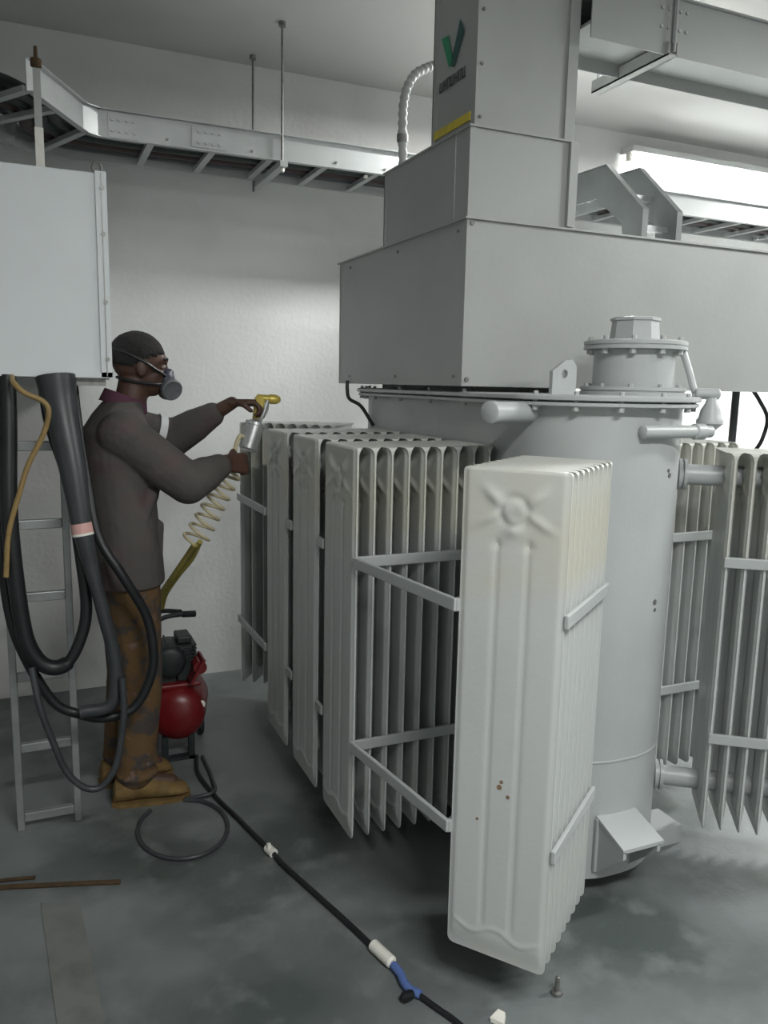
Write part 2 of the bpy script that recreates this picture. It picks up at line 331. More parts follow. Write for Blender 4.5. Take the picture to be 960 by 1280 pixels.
def fin_mesh(front_cap):
    b = B(); g = [[], []]
    for side in (0, 1):
        for z in zs:
            row = []; t = FH - z
            cap = 0
            if t < .030 and (side == 1 or front_cap):
                u = (.030-t)/.030; cap = (PITCHF/2-.0100)*(1-math.sqrt(max(0, 1-u*u)))
            c1 = .018; zz = z; wd = FW
            if z < c1: wd = FW - c1 + math.sqrt(max(0, c1*c1-(c1-z)**2))
            if t < .010: wd = FW - .010 + math.sqrt(max(0, 1e-4-(.010-t)**2))
            for y in ys:
                y2 = y*wd/FW; d = emboss(y, z) + cap
                if t < .006 and not (side == 1 or front_cap): d *= .55+.45*t/.006
                row.append(b.verts.new((d if side == 0 else -d, y2, z)))
            g[side].append(row)
    nz, ny = len(zs), len(ys)
    for i in range(nz-1):
        for j in range(ny-1):
            b.faces.new((g[0][i][j], g[0][i][j+1], g[0][i+1][j+1], g[0][i+1][j]))
            b.faces.new((g[1][i][j], g[1][i+1][j], g[1][i+1][j+1], g[1][i][j+1]))
    for i in range(nz-1):
        b.faces.new((g[0][i][0], g[0][i+1][0], g[1][i+1][0], g[1][i][0])); b.faces.new((g[0][i][-1], g[1][i][-1], g[1][i+1][-1], g[0][i+1][-1]))
    for j in range(ny-1):
        b.faces.new((g[0][0][j], g[1][0][j], g[1][0][j+1], g[0][0][j+1])); b.faces.new((g[0][-1][j], g[0][-1][j+1], g[1][-1][j+1], g[1][-1][j]))
    bmesh.ops.recalc_face_normals(b, faces=b.faces[:])
    me = bpy.data.meshes.new('fin'); b.to_mesh(me); b.free(); me.materials.append(M['fin'])
    for p in me.polygons: p.use_smooth = True
    try: me.set_sharp_from_angle(angle=math.radians(50))
    except Exception: pass
    return me
FIN_OUT, FIN = fin_mesh(False), fin_mesh(True)
def radiator(cx, cy, ox, oy, reach, sx=1.0, sy=1.0, n=9):
    """outer face centre, outward direction, length of header pipes inward"""
    ang = math.atan2(oy, ox)
    o = bpy.data.objects.new('radiator', None); C.objects.link(o); o.location = (cx, cy, 0); o.rotation_euler = (0, 0, ang); o.scale = (sx, sy, 1)
    o.parent = T; o.matrix_parent_inverse = wm(T).inverted()
    for z in (ZB+.115, ZB+FH-.085):
        b = B(); L2 = reach/sx
        lathe(b, (-.012, 0, z), (-1, 0, 0), [(.02, 0), (.034, .002), (.034, L2-.066), (.052, L2-.064), (.052, L2-.054), (.044, L2-.053), (.044, L2-.049), (.052, L2-.048), (.052, L2-.038), (.034, L2-.036), (.034, L2-.012)], 24)
        me = bpy.data.meshes.new('header_pipe'); bmesh.ops.recalc_face_normals(b, faces=b.faces[:]); b.to_mesh(me); b.free(); me.materials.append(M['paint'])
        for p in me.polygons: p.use_smooth = True
        me.set_sharp_from_angle(angle=math.radians(38))
        hpz = bpy.data.objects.new('header_pipe', me); C.objects.link(hpz); hpz.parent = o
    for i in range(n):
        f = bpy.data.objects.new('fin', FIN_OUT if i == 0 else FIN); C.objects.link(f); f.parent = o; f.location = (-.0105 - i*PITCHF, 0, ZB)
    return o
O4 = (-.795, -.606)
rads = [(0.87, 2.345, -1, 0, .53), (0.87, 2.70, -1, 0, .53), (0.87, 3.065, -1, 0, .53),
        (1.02, 1.568, *O4, .57, .80, .945), (0.955, 3.80, -.795, .606, .66),
        (2.444, 1.662, .8, -.6, .64, 1, .945), (2.43, 2.36, 1, 0, .54), (2.43, 2.69, 1, 0, .54), (2.43, 3.02, 1, 0, .54)]
for r in rads: radiator(*r)
# flat brace bars welded along the radiator flanks and between neighbours
def bracebar(p0, p1, z, rad=.011):
    b = B(); p0 = V(*p0, z); p1 = V(*p1, z)
    bar(b, p0, p1, .012, .034); obj('brace', b, 'paint', T, bev=.003)
def corner(r, side, along):
    cx, cy, ox, oy = r[:4]; tx_, ty_ = -oy, ox; sx, sy = (r[5], r[6]) if len(r) > 5 else (1, 1); k = FW*sy + .006
    return (cx - ox*along*sx + tx_*side*k, cy - oy*along*sx + ty_*side*k)
L_ = 8*PITCHF + .02
for z in (1.065, .475):
    R3, R2, R1, R4, R0, R5, R6, R7, R8 = rads
    bracebar(corner(R3, 1, .0), corner(R3, 1, L_), z)              # front flank of the near left radiator
    bracebar(corner(R3, 1, 0), corner(R4, -1, .0), z)              # across to the corner radiator
    bracebar(corner(R4, 1, .0), corner(R4, 1, L_), z)
    bracebar(corner(R4, -1, .0), corner(R4, -1, L_), z)
    bracebar(corner(R3, -1, .006), corner(R2, 1, .006), z); bracebar(corner(R2, -1, .006), corner(R1, 1, .006), z)
    bracebar(corner(R1, -1, .0), corner(R0, 1, .0), z)
    bracebar(corner(R1, -1, 0), corner(R1, -1, L_), z)
    bracebar(corner(R5, -1, .0), corner(R5, -1, L_), z)
    bracebar(corner(R6, -1, .0), corner(R6, -1, L_), z)
    bracebar(corner(R6, 1, .006), corner(R7, -1, .006), z); bracebar(corner(R7, 1, .006), corner(R8, -1, .006), z)
# rust chips on the corner radiator's face
ang = math.atan2(O4[1], O4[0]); rust = mat('rust_mark', (.25, .17, .10), .8, var=.4, vscale=120)
for (y, z, r) in ((-.005, .62, .007), (.018, .60, .005), (.0, .635, .005), (-.06, .52, .004)):
    b = B(); cyl(b, (.0002, y, z), (-.003, y, z), r, n=8)
    bmesh.ops.transform(b, matrix=Matrix.Translation((1.02, 1.568, 0)) @ Matrix.Rotation(ang, 4, 'Z'), verts=b.verts[:])
    obj('rust_mark', b, rust, T)

# ------------------------------------------------------------------ cable boxes above the tank
D = thing('bus_duct_enclosure', 'stepped grey sheet-metal duct box above the transformer', 'duct', (2.2, 2.95, 1.6))
BX0, BX1, BY0, BY1, BZ0, BZ1 = 1.31, 3.4, 2.365, 3.53, 1.598, 2.13
def panel_box(name, a, b_, m='sheet', parent=D, lip=.018, bev=.004):
    """sheet box with raised corner flanges"""
    b = B(); box(b, a, b_)
    x0, y0, z0 = a; x1, y1, z1 = b_; e = .0025
    for (x, y) in ((x0, y0), (x1, y0), (x0, y1), (x1, y1)):
        sx = 1 if x == x0 else -1; sy = 1 if y == y0 else -1
        box(b, (min(x-e*sx, x+lip*sx), min(y-e*sy, y+e), z0), (max(x-e*sx, x+lip*sx), max(y-e*sy, y+e), z1))
        box(b, (min(x-e*.9*sx, x+e*sx), min(y+e*1.1*sy, y+lip*sy), z0), (max(x-e*.9*sx, x+e*sx), max(y+e*1.1*sy, y+lip*sy), z1))
    return obj(name, b, m, parent)
lb = panel_box('lower_box', (BX0, BY0, BZ0), (BX1, BY1, BZ1))
b = B(); prism(b, [(BX0-.012, BY0-.012, BZ1), (BX1+.012, BY0-.012, BZ1), (BX1+.012, BY1+.012, BZ1), (BX0-.012, BY1+.012, BZ1)], (0,0,.006)); obj('lower_lid', b, 'sheet', D)
ub = panel_box('upper_box', (BX0+.004, BY0+.006, BZ1+.006), (1.715, 3.05, 2.412))
b = B(); box(b, (BX0-.004, BY0-.004, 2.412), (1.722, 3.058, 2.418)); box(b, (BX0+.001, BY0+.10, BZ1+.02), (BX0+.006, BY0+.104, 2.41)); obj('upper_lid', b, 'sheet', D)
cb = panel_box('riser', (1.352, 2.415, 2.418), (1.722, 2.72, ZC), lip=.03)
b = B(); box(b, (1.695, 2.405, 2.418), (1.735, 2.418, ZC)); box(b, (1.69, 2.355, 2.14), (1.722, 2.368, 2.412)); obj('edge_flange', b, 'sheet', D)
def screw(p, ax, r, h):
    b = B(); hexbolt(b, p, ax, r, h); obj('screw', b, 'bolt', D)
for z in (2.46, 2.62, 2.78, 2.95): screw((1.368, 2.4135, z), (0,-1,0), .006, .006)
for x, z in ((1.325, 2.118), (1.325, 1.62)): screw((x, BY0-.002, z), (0,-1,0), .008, .007)
for y in (2.42, 2.9, 3.4):
    for z in (1.63, 2.1): screw((BX0-.002, y, z), (-1,0,0), .006, .004)
# throat between lid and box
b = B(); box(b, (1.45, 2.55, 1.581), (1.84, 3.35, 1.602)); obj('throat', b, 'sheetdark', D)
# logo plate on the riser's left face: V mark over a line of lettering
b = B(); X = 1.3485
def fpoly(b, pts, th=.0015): prism(b, [(X, y, z) for y, z in pts], (-th, 0, 0))
fpoly(b, [(2.66, 2.775), (2.615, 2.770), (2.575, 2.685), (2.60, 2.665)]); lg = obj('logo', b, 'green', cb)
b = B(); fpoly(b, [(2.50, 2.745), (2.53, 2.790), (2.590, 2.665), (2.565, 2.655)]); obj('logo_stroke', b, 'dgreen', lg)
b = B()
y = 2.665
for k, wd in enumerate((.022, .018, .02, .018, .022, .018, .02)):
    z0_ = 2.600
    fpoly(b, [(y, z0_), (y-.005, z0_), (y-.005, z0_+.034), (y, z0_+.034)])
    fpoly(b, [(y-wd+.004, z0_), (y-wd, z0_), (y-wd, z0_+.034), (y-wd+.004, z0_+.034)])
    zz = z0_ + (.0, .015, .03)[k % 3]; fpoly(b, [(y, zz), (y-wd, zz), (y-wd, zz+.005), (y, zz+.005)])
    y -= wd + .007
obj('lettering', b, 'ink', lg)
b = B(); box(b, (1.347, 2.44, 2.455), (1.352, 2.70, 2.482)); obj('yellow_strip', b, 'yellow', D)
# little lead dangling below the box
b = B(); tube(b, [(1.300, 3.40, 1.61), (1.296, 3.39, 1.57), (1.300, 3.37, 1.53), (1.335, 3.32, 1.50), (1.362, 3.24, 1.42)], .008, 10)
tag(obj('loose_lead', b, 'black', smooth=True), 'short black lead hanging below the left end of the duct box', 'cable')

b = B(); tube(b, [(2.90, 2.70, 1.60), (2.90, 2.70, 1.0), (2.90, 2.70, .4), (2.90, 2.70, .0)], .017, 12)
tag(obj('drop_cable', b, 'grey_cable', smooth=True), 'straight dark cable dropping from the duct box behind the right radiators', 'cable')
b = B(); tube(b, [(3.03, 2.72, 1.60), (3.07, 2.72, 1.56), (3.13, 2.72, 1.48), (3.11, 2.72, 1.38), (3.02, 2.72, 1.2), (2.98, 2.72, .6), (2.99, 2.72, .0)], .009, 12)
tag(obj('drop_cable', b, 'black', smooth=True), 'thin bowed cable dropping from the duct box near the right edge', 'cable')

# ------------------------------------------------------------------ overhead trunking at the top right
t = thing('cable_trunking', 'wide grey cable trunking running right from the riser near the ceiling', 'cable trunking', (2.9, 2.48, 2.79))
b = B(); box(b, (1.745, 2.36, 2.79), (4.6, 2.60, 2.80)); box(b, (1.745, 2.357, 2.745), (4.6, 2.362, 2.93)); box(b, (1.745, 2.598, 2.745), (4.6, 2.603, 2.93)); box(b, (1.745, 2.345, 2.926), (4.6, 2.615, 2.932)); obj('channel', b, 'sheet', t)
for x in (2.085, 3.1):
    b = B(); box(b, (x, 2.35, 2.784), (x+.012, 2.3575, 2.93))
    for z in (2.83, 2.89):
        for dx in (-.05, -.02, .03, .06): hexbolt(b, (x+dx, 2.358, z), (0,-1,0), .006, .006)
    obj('joint_plate', b, 'zinc', t)
b = B(); box(b, (2.06, 2.34, 2.74), (2.10, 2.76, 2.745)); box(b, (2.06, 2.34, 2.74), (2.064, 2.76, 2.784)); box(b, (2.096, 2.34, 2.74), (2.10, 2.76, 2.784)); obj('support_channel', b, 'sheetdark', t)
for y in (2.345, 2.75):
    b = B(); cyl(b, (2.08, y if y > 2.5 else 2.335, 2.75), (2.08, y if y > 2.5 else 2.335, ZC), .005, n=10); obj('hanger_rod', b, 'zinc', t, smooth=True)

# ------------------------------------------------------------------ main cable ladder along the back wall
t = thing('cable_ladder', 'long grey cable ladder hung across the back wall below the ceiling', 'cable ladder', (2.5, 3.9, 2.58))
NY, FY, Z0, Z1 = 3.72, 4.10, 2.585, 2.70
def rail(name, pts, y_in):
    b = B()
    for (p, q) in zip(pts, pts[1:]):
        p3, q3 = V(*p, 0), V(*q, 0); bar(b, p3+V(0,0,(Z0+Z1)/2), q3+V(0,0,(Z0+Z1)/2), .003, Z1-Z0)
        d = (q3-p3).normalized(); s = d.cross(V(0,0,1))*y_in
        for z in (Z0+.002, Z1-.002): bar(b, p3+s*.012+V(0,0,z), q3+s*.012+V(0,0,z), .026, .003)
    return obj(name, b, 'zinc', t)
near = [(6.9, NY), (.30, NY), (.24, 3.68), (.03, 3.26)]
far = [(6.9, FY), (.10, FY), (-.02, 4.02), (-.20, 3.72), (-.28, 3.66), (-2.3, 3.66)]
rail('side_rail', near, 1 if False else -1); rail('side_rail', far, 1)
rr = []
x = 6.8
while x > .3: rr.append(((x, NY), (x, FY))); x -= .262
rr += [((.24, 3.69), (.08, 4.08)), ((.12, 3.46), (-.14, 3.79)), ((.03, 3.27), (-.24, 3.69))] + [((x_, 3.26), (x_, 3.66)) for x_ in (-.30, -.56, -.82, -1.08, -1.34, -1.6, -1.86, -2.12)]
for p, q in rr:
    b = B(); bar(b, V(*p, Z0+.012), V(*q, Z0+.012), .030, .020); obj('rung', b, 'zinc', t)
for x in (.40, .76):
    b = B(); box(b, (x-.075, NY-.006, Z0+.015), (x+.075, NY-.0015, Z1-.015)) if x > .5 else box(b, (x-.06, NY-.006, Z0+.01), (x+.06, NY-.0015, Z1-.01))
    for dx in (-.045, -.015, .015, .045):
        for z in (Z0+.035, Z1-.035): hexbolt(b, (x+dx, NY-.006, z), (0,-1,0), .007, .006)
    obj('splice_plate', b, 'zinc', t)
for x, y in ((1.085, NY-.02), (1.06, FY+.02), (4.66, FY+.02)):
    b = B(); cyl(b, (x, y, Z0-.05), (x, y, ZC), .0055, n=10); cyl(b, (x, y, ZC-.02), (x, y, ZC), .016, n=12); obj('hanger_rod', b, 'bolt', t, smooth=True)
for x in (1.085,):
    b = B(); box(b, (x-.018, NY-.05, Z0-.028), (x+.018, FY+.05, Z0-.003)); obj('strut_channel', b, 'zinc', t)
    b = B(); hexbolt(b, (x, NY-.02, Z0-.045), (0,0,1), .011, .014); hexbolt(b, (x+.42, NY+.01, Z0-.006), (0,0,-1), .010, .012); obj('nut', b, 'white', t)
b = B()
for x in (.58, .95, 1.35, 1.6): hexbolt(b, (x, NY-.002, Z0+.03), (0,-1,0), .006, .006)
obj('rail_screws', b, 'bolt', t)
# cables lying in the ladder
for k, (dy, r, m, lab) in enumerate(((.09, .030, 'black', 'black power cable lying in the ladder tray beside its near rail'), (.17, .034, 'greencable', 'dark green power cable lying along the middle of the ladder tray'), (.25, .030, 'redcable', 'dark red power cable lying in the ladder tray towards the wall'), (.32, .026, 'grey_cable', 'dark grey power cable lying in the ladder tray nearest the wall'))):
    pts = [(6.5, NY+dy, Z0+.024+r), (3.5, NY+dy, Z0+.024+r), (1.5, NY+dy, Z0+.024+r), (.30-.06*k, NY+dy, Z0+.024+r), (.10-.045*k, 3.55+.045*k, Z0+.024+r), (-.12-.03*k, 3.33+.085*k, Z0+.024+r), (-.5, 3.31+.085*k, Z0+.024+r), (-1.2, 3.31+.085*k, Z0+.024+r), (-2.3, 3.31+.085*k, Z0+.024+r)]
    b = B(); tube(b, pts, r, 10, 6); tag(obj('power_cable', b, m, smooth=True), lab, 'cable', 'cables lying in the ladder tray')

# ladder elbow dropping into the duct box
t = thing('cable_ladder_elbow', 'bent twin-plate grey ladder dropping into the top of the duct box', 'cable ladder', (2.18, 2.9, 2.14))
for k, x in enumerate((2.10, 2.245)):
    dy = -.02*k
    poly = [(2.45, 2.137), (2.45, 2.255), (2.68, 2.462), (3.715, 2.478), (3.715, 2.36), (2.74, 2.345), (2.578, 2.225), (2.565, 2.137)]
    b = B(); prism(b, [(x, y+dy if y < 3.7 else y, z) for y, z in poly], (.004, 0, 0))
    sgn = -1 if k == 0 else 1
    edge = [(2.45, 2.137), (2.45, 2.255), (2.68, 2.462), (3.715, 2.478)]
    for p, q in zip(edge, edge[1:]):
        bar(b, (x+.002+.0, p[0]+dy, p[1]), (x+.002, q[0]+dy, q[1]), .026, .003, V(0, p[1]-q[1]+1e-4, q[0]-p[0]))
    obj('side_plate', b, 'elbow', t)
for (y, z) in ((2.50, 2.20), (2.60, 2.33), (2.78, 2.40), (2.96, 2.40), (3.14, 2.40), (3.32, 2.40), (3.5, 2.40)):
    b = B(); bar(b, (2.104, y, z), (2.245, y, z), .03, .02); obj('rung', b, 'zinc', t)
b = B(); box(b, (2.09, 3.70, 2.34), (2.26, 3.715, 2.583)); obj('drop_bracket', b, 'zinc', t)

# flexible conduit beside the riser
t = thing('flexible_conduit', 'grey flexible conduit curving from a hanging drop rod down into the duct box', 'conduit', (1.33, 2.9, 2.42))
P = spline([(1.34, 2.94, 2.42), (1.325, 2.92, 2.55), (1.33, 2.92, 2.66), (1.37, 2.93, 2.745), (1.45, 2.96, 2.80), (1.52, 3.0, 2.83)], 14)
b = B(); n = len(P); tube(b, P, lambda u: .0165 + .0025*math.sin(u*n*1.6), 12, 0); obj('corrugated_pipe', b, 'grey_cable' if False else 'sheetdark', t, smooth=True)
b = B(); cyl(b, P[-1]-V(.02,.01,.006), P[-1]+V(.03,.02,.012), .024, n=14); obj('gland', b, 'bolt', t, smooth=True)
b = B(); cyl(b, P[9], P[12], .022, n=14); obj('gland', b, 'bolt', t, smooth=True)
b = B(); cyl(b, (1.53, 3.005, 2.82), (1.53, 3.005, ZC), .0055, n=10); obj('drop_rod', b, 'zinc', t, smooth=True)

# ------------------------------------------------------------------ wall cabinet, cable ladder below it
CX1, CY0, CZ0, CZ1 = .240, 2.79, 1.606, 2.235
t = thing('termination_cabinet', 'big pale grey cabinet cut off by the left edge', 'cabinet', (-.4, 3.4, CZ0))
b = B(); box(b, (-1.3, CY0, CZ0), (CX1, WY-.003, CZ1)); obj('body', b, 'cabinet', t, bev=.004)
b = B(); box(b, (CX1-.030, CY0-.010, CZ0-.004), (CX1+.004, CY0-.001, CZ1+.004)); box(b, (-1.3, CY0-.010, CZ0-.006), (CX1+.004, CY0-.001, CZ0+.012)); obj('edge_trim', b, 'cabinet', t)
b = B()
for z in (1.66, 1.84, 2.05, 2.19): hexbolt(b, (CX1-.010, CY0-.010, z), (0,-1,0), .007, .005)
box(b, (CX1-.014, CY0-.0115, CZ0), (CX1-.011, CY0-.0095, CZ1)); obj('screws', b, 'bolt', t)
b = B(); tor = [(CX1-.02+.014*math.cos(a), CY0+.03, CZ1+.022+.016*math.sin(a)) for a in [2*PI*i/16 for i in range(17)]]; tube(b, tor, .004, 8, 0); cyl(b, (CX1-.02, CY0+.03, CZ1-.002), (CX1-.02, CY0+.03, CZ1+.008), .008, n=10); obj('lifting_eye', b, 'bolt', t, smooth=True)
b = B(); box(b, (.09, CY0+.02, CZ0-.032), (.225, CY0+.05, CZ0-.002)); box(b, (.075, CY0+.01, CZ0-.012), (.235, CY0+.06, CZ0-.002)); obj('gland_bracket', b, 'bolt', t)
# strut standing on the cabinet under the ladder tray
t = thing('support_strut', 'slim upright strut standing on the pale cabinet top', 'strut', (.062, 3.15, CZ1))
b = B(); box(b, (.048, 3.14, CZ1), (.076, 3.16, 2.44)); obj('white_channel', b, 'white', t)
b = B(); box(b, (.050, 3.142, 2.44), (.074, 3.158, 2.63)); obj('upper_channel', b, 'tan' if False else 'sheetdark', t)
b = B(); lathe(b, (.062, 3.15, 2.63), (0,0,1), [(.010,0),(.018,.006),(.018,.03),(.007,.036),(.006,.07)], 12); obj('cap_nut', b, 'rag', t, smooth=True)

t = thing('vertical_ladder', 'narrow aluminium ladder standing on the floor under the cabinet', 'ladder', (0, 2.93, 0))
for x in (-.103, .087):
    b = B(); box(b, (x-.012, 2.915, 0), (x+.012, 2.945, CZ0)); obj('rail', b, 'ladder', t, bev=.003)
for z in (.047, .308, .567, .851, 1.104, 1.37):
    b = B(); box(b, (-.091, 2.918, z-.016), (.075, 2.942, z+.016)); obj('rung', b, 'ladder', t, bev=.003)

YC = 2.74
def cable(name, pts, r, m, label, cat='cable'):
    b = B(); tube(b, pts, r, 12); o = obj(name, b, m, smooth=True)
    tag(o, label, cat, {'floor_hose': 'hoses lying on the floor', 'wire': None}.get(name, 'cables hanging below the pale cabinet')); return o
cable('power_cable', [(-.068, 2.80, 1.602), (-.072, 2.78, 1.45), (-.082, YC, 1.15), (-.062, YC, .82), (-.03, YC, .70), (.02, YC, .655), (.075, YC, .672), (.118, YC, .76), (.134, YC, .86), (.122, YC, 1.03), (.10, 2.785, 1.25), (.05, 2.86, 1.45), (.035, 2.88, 1.602)], lambda u: .026 if u < .5 else .019, 'black', 'thick black cable hanging in a U in front of the narrow ladder')
cable('power_cable', [(-.11, 2.83, 1.602), (-.112, 2.82, 1.40), (-.112, 2.80, 1.1), (-.10, 2.79, .85), (-.06, 2.78, .69), (.02, 2.785, .52), (.10, 2.78, .465), (.18, YC, .455), (.27, YC, .475), (.325, YC, .56), (.345, YC, .66), (.325, YC, .80), (.25, 2.72, .95), (.18, 2.755, 1.08), (.155, 2.80, 1.25), (.135, 2.86, 1.45), (.125, 2.885, 1.602)], .0165, 'black', 'black cable looping low past the man and ending beside the gland bracket')
o = cable('cable_bundle', [(.072, 2.79, 1.602), (.082, 2.77, 1.50), (.110, 2.72, 1.30), (.128, 2.69, 1.13), (.150, 2.69, 1.0), (.185, 2.69, .83), (.215, 2.70, .66), (.20, 2.70, .52), (.10, 2.71, .50)], lambda u: .062 - u*.085 if u < .36 else (.0314 - (u-.36)*.05 if u < .55 else .0215), 'grey_cable', 'tapered dark grey cable bundle with a pink band, hanging right of the ladder')
b = B(); d = (V(.150,2.69,1.0)-V(.110,2.72,1.30)).normalized(); p = V(.1275, 2.69, 1.125); cyl(b, p - d*.016, p + d*.016, .033, n=18); pk = obj('pink_band', b, 'pink', o, smooth=True)
b = B(); cyl(b, p + d*.016, p + d*.024, .0335, n=18); obj('white_edge', b, 'white', o, smooth=True)
cable('power_cable', [(-.04, 2.69, .68), (-.02, 2.66, .55), (.01, 2.66, .44), (.045, 2.66, .33), (.085, 2.66, .27), (.125, 2.66, .245), (.165, 2.66, .255), (.205, 2.66, .32), (.228, 2.66, .44), (.235, 2.66, .52), (.232, 2.66, .62)], .011, 'grey_cable', 'thin grey cable making the lowest loop near the floor')
cable('wire', [(-.055, 2.80, 1.602), (-.05, 2.72, 1.58), (-.02, 2.70, 1.55), (.03, 2.70, 1.525), (.045, 2.70, 1.49), (.025, 2.70, 1.42), (-.02, 2.70, 1.33), (-.05, 2.70, 1.24), (-.085, 2.70, 1.12), (-.10, 2.70, .98)], .0085, 'tan', 'thin tan wire crossing between the hanging black cables')

# ------------------------------------------------------------------ the man with the spray gun
def ell(bm, c, r, rot=None, n=20):
    m = Matrix.Translation(Vector(c)) @ (rot.to_4x4() if rot else Matrix.Identity(4)) @ Matrix.Diagonal((*r, 1))
    bmesh.ops.create_uvsphere(bm, u_segments=n, v_segments=n//2+2, radius=1, matrix=m)
def cap(bm, p0, p1, r0, r1, n=18):
    p0, p1 = Vector(p0), Vector(p1); cyl(bm, p0, p1, r0, r1, n); ell(bm, p0, (r0,)*3, n=n); ell(bm, p1, (r1,)*3, n=n)
def sect(bm, rings, n=28):
    """rings: (cx, cy, z, rx, ry)"""
    loft(bm, [[V(cx + rx*math.copysign(abs(math.cos(a))**.85, math.cos(a)), cy + ry*math.copysign(abs(math.sin(a))**.85, math.sin(a)), z) for a in [2*PI*i/n for i in range(n)]] for cx, cy, z, rx, ry in rings])
def fuse(name, bm, vox, m, parent, smooth=3):
    bmesh.ops.recalc_face_normals(bm, faces=bm.faces[:])
    me = bpy.data.meshes.new(name); bm.to_mesh(me); bm.free(); o = bpy.data.objects.new(name, me); C.objects.link(o)
    md = o.modifiers.new('r', 'REMESH'); md.mode = 'VOXEL'; md.voxel_size = vox; md.use_smooth_shade = True
    sm = o.modifiers.new('s', 'SMOOTH'); sm.iterations = smooth; sm.factor = .5
    dg = bpy.context.evaluated_depsgraph_get(); me2 = bpy.data.meshes.new_from_object(o.evaluated_get(dg)); me2.name = name
    o.modifiers.clear(); o.data = me2; bpy.data.meshes.remove(me)
    for p in me2.polygons: p.use_smooth = True
    me2.materials.clear(); me2.materials.append(M[m] if isinstance(m, str) else m)
    if parent is not None: o.parent = parent; o.matrix_parent_inverse = wm(parent).inverted()
    return o
PX, PY = .345, 3.02
person = thing('person', 'man in dark work clothes and black respirator spraying the radiators', 'person', (PX, PY, 0))
HEAD = V(.364, 3.02, 1.648); tilt = Matrix.Rotation(math.radians(8), 3, 'Y')
def hp(x, y, z): return HEAD + tilt @ V(x, y, z)
SN, SF = V(.275, 2.865, 1.42), V(.295, 3.185, 1.43)       # shoulders near / far
EN, WN = V(.490, 2.835, 1.240), V(.640, 2.915, 1.300)        # near elbow, wrist
EF, WF = V(.500, 3.20, 1.375), V(.705, 3.085, 1.515)         # far elbow, wrist
KN, AN = V(.325, 2.96, .48), V(.300, 2.985, .09)
KF, AF = V(.295, 3.12, .48), V(.265, 3.17, .09)
def hand(bm, W, dirv, palmn, side, curl, spread=.020, L=.085):
    """palm and five fingers: dirv along the hand, palmn palm normal, side towards the thumb"""
    d = dirv.normalized(); s = (side - d*side.dot(d)).normalized(); n = d.cross(s).normalized()
    if n.dot(palmn) < 0: n = -n
    pc = W + d*.050
    for k in (-1.5, -.5, .5, 1.5): cap(bm, W + s*k*.012, W + d*L + s*k*spread, .015, .0125, 12)
    for k, (ln, off) in enumerate(((.066, 1.5), (.074, .5), (.070, -.5), (.054, -1.5))):
        b0 = W + d*L + s*off*spread; a = curl*.55; segs = (.42, .32, .26); p = b0; r = .0098
        for j, sg in enumerate(segs):
            q = p + (d*math.cos(a) + n*math.sin(a))*ln*sg; cap(bm, p, q, r, r*.92, 10); p = q; r *= .92; a += curl*.75
    t0 = W + d*.028 + s*.026; t1 = t0 + (d*.6 + s*.65 + n*.35).normalized()*.034; t2 = t1 + (d*.75 + n*.65).normalized()*.032
    cap(bm, t0, t1, .014, .011, 12); cap(bm, t1, t2, .011, .0092, 12)
b = B()
# torso, neck, head
sect(b, [(.31, 3.02, .86, .11, .165), (.305, 3.02, 1.0, .105, .16), (.29, 3.02, 1.2, .11, .17), (.28, 3.02, 1.36, .113, .18), (.285, 3.02, 1.44, .09, .155), (.30, 3.02, 1.49, .06, .078)])
cap(b, (.310, 3.02, 1.45), hp(-.018, 0, -.06), .058, .054)
ell(b, hp(-.012, 0, .018), (.094, .073, .090)); ell(b, hp(.030, 0, -.035), (.060, .055, .072)); ell(b, hp(.048, 0, -.078), (.032, .034, .026))
ell(b, hp(.070, 0, .028), (.020, .046, .022)); cap(b, hp(.082, 0, .012), hp(.100, 0, -.022), .008, .013, 12)
for s in (-1, 1):
    ell(b, hp(-.006, s*.074, -.012), (.019, .008, .031)); ell(b, hp(.055, s*.036, -.02), (.024, .018, .016))
ell(b, hp(.086, 0, -.052), (.014, .024, .006)); ell(b, hp(.084, 0, -.063), (.014, .021, .007))
# arms, legs
for Sh, El, Wr in ((SN, EN, WN), (SF, EF, WF)):
    cap(b, Sh, El, .050, .038); cap(b, El, El.lerp(Wr, .4), .038, .036); cap(b, El.lerp(Wr, .4), Wr, .036, .025)
for Hp, K, A in ((V(.31, 2.93, .86), KN, AN), (V(.305, 3.11, .86), KF, AF)):
    cap(b, Hp, K, .082, .054); cap(b, K, K.lerp(A, .35), .054, .055); cap(b, K.lerp(A, .35), A, .055, .036); cap(b, A, A + V(.13, 0, -.035), .036, .03)
HN = V(.75, .30, -.05); hand(b, WN, HN, V(0, .5, .8), V(-.1, .3, 1), 1.15)
HF = V(.85, -.25, .02); hand(b, WF, HF, V(.1, 0, -1), V(0, -1, .1), 1.25)
body = fuse('body', b, .0048, 'skin', person, 3)
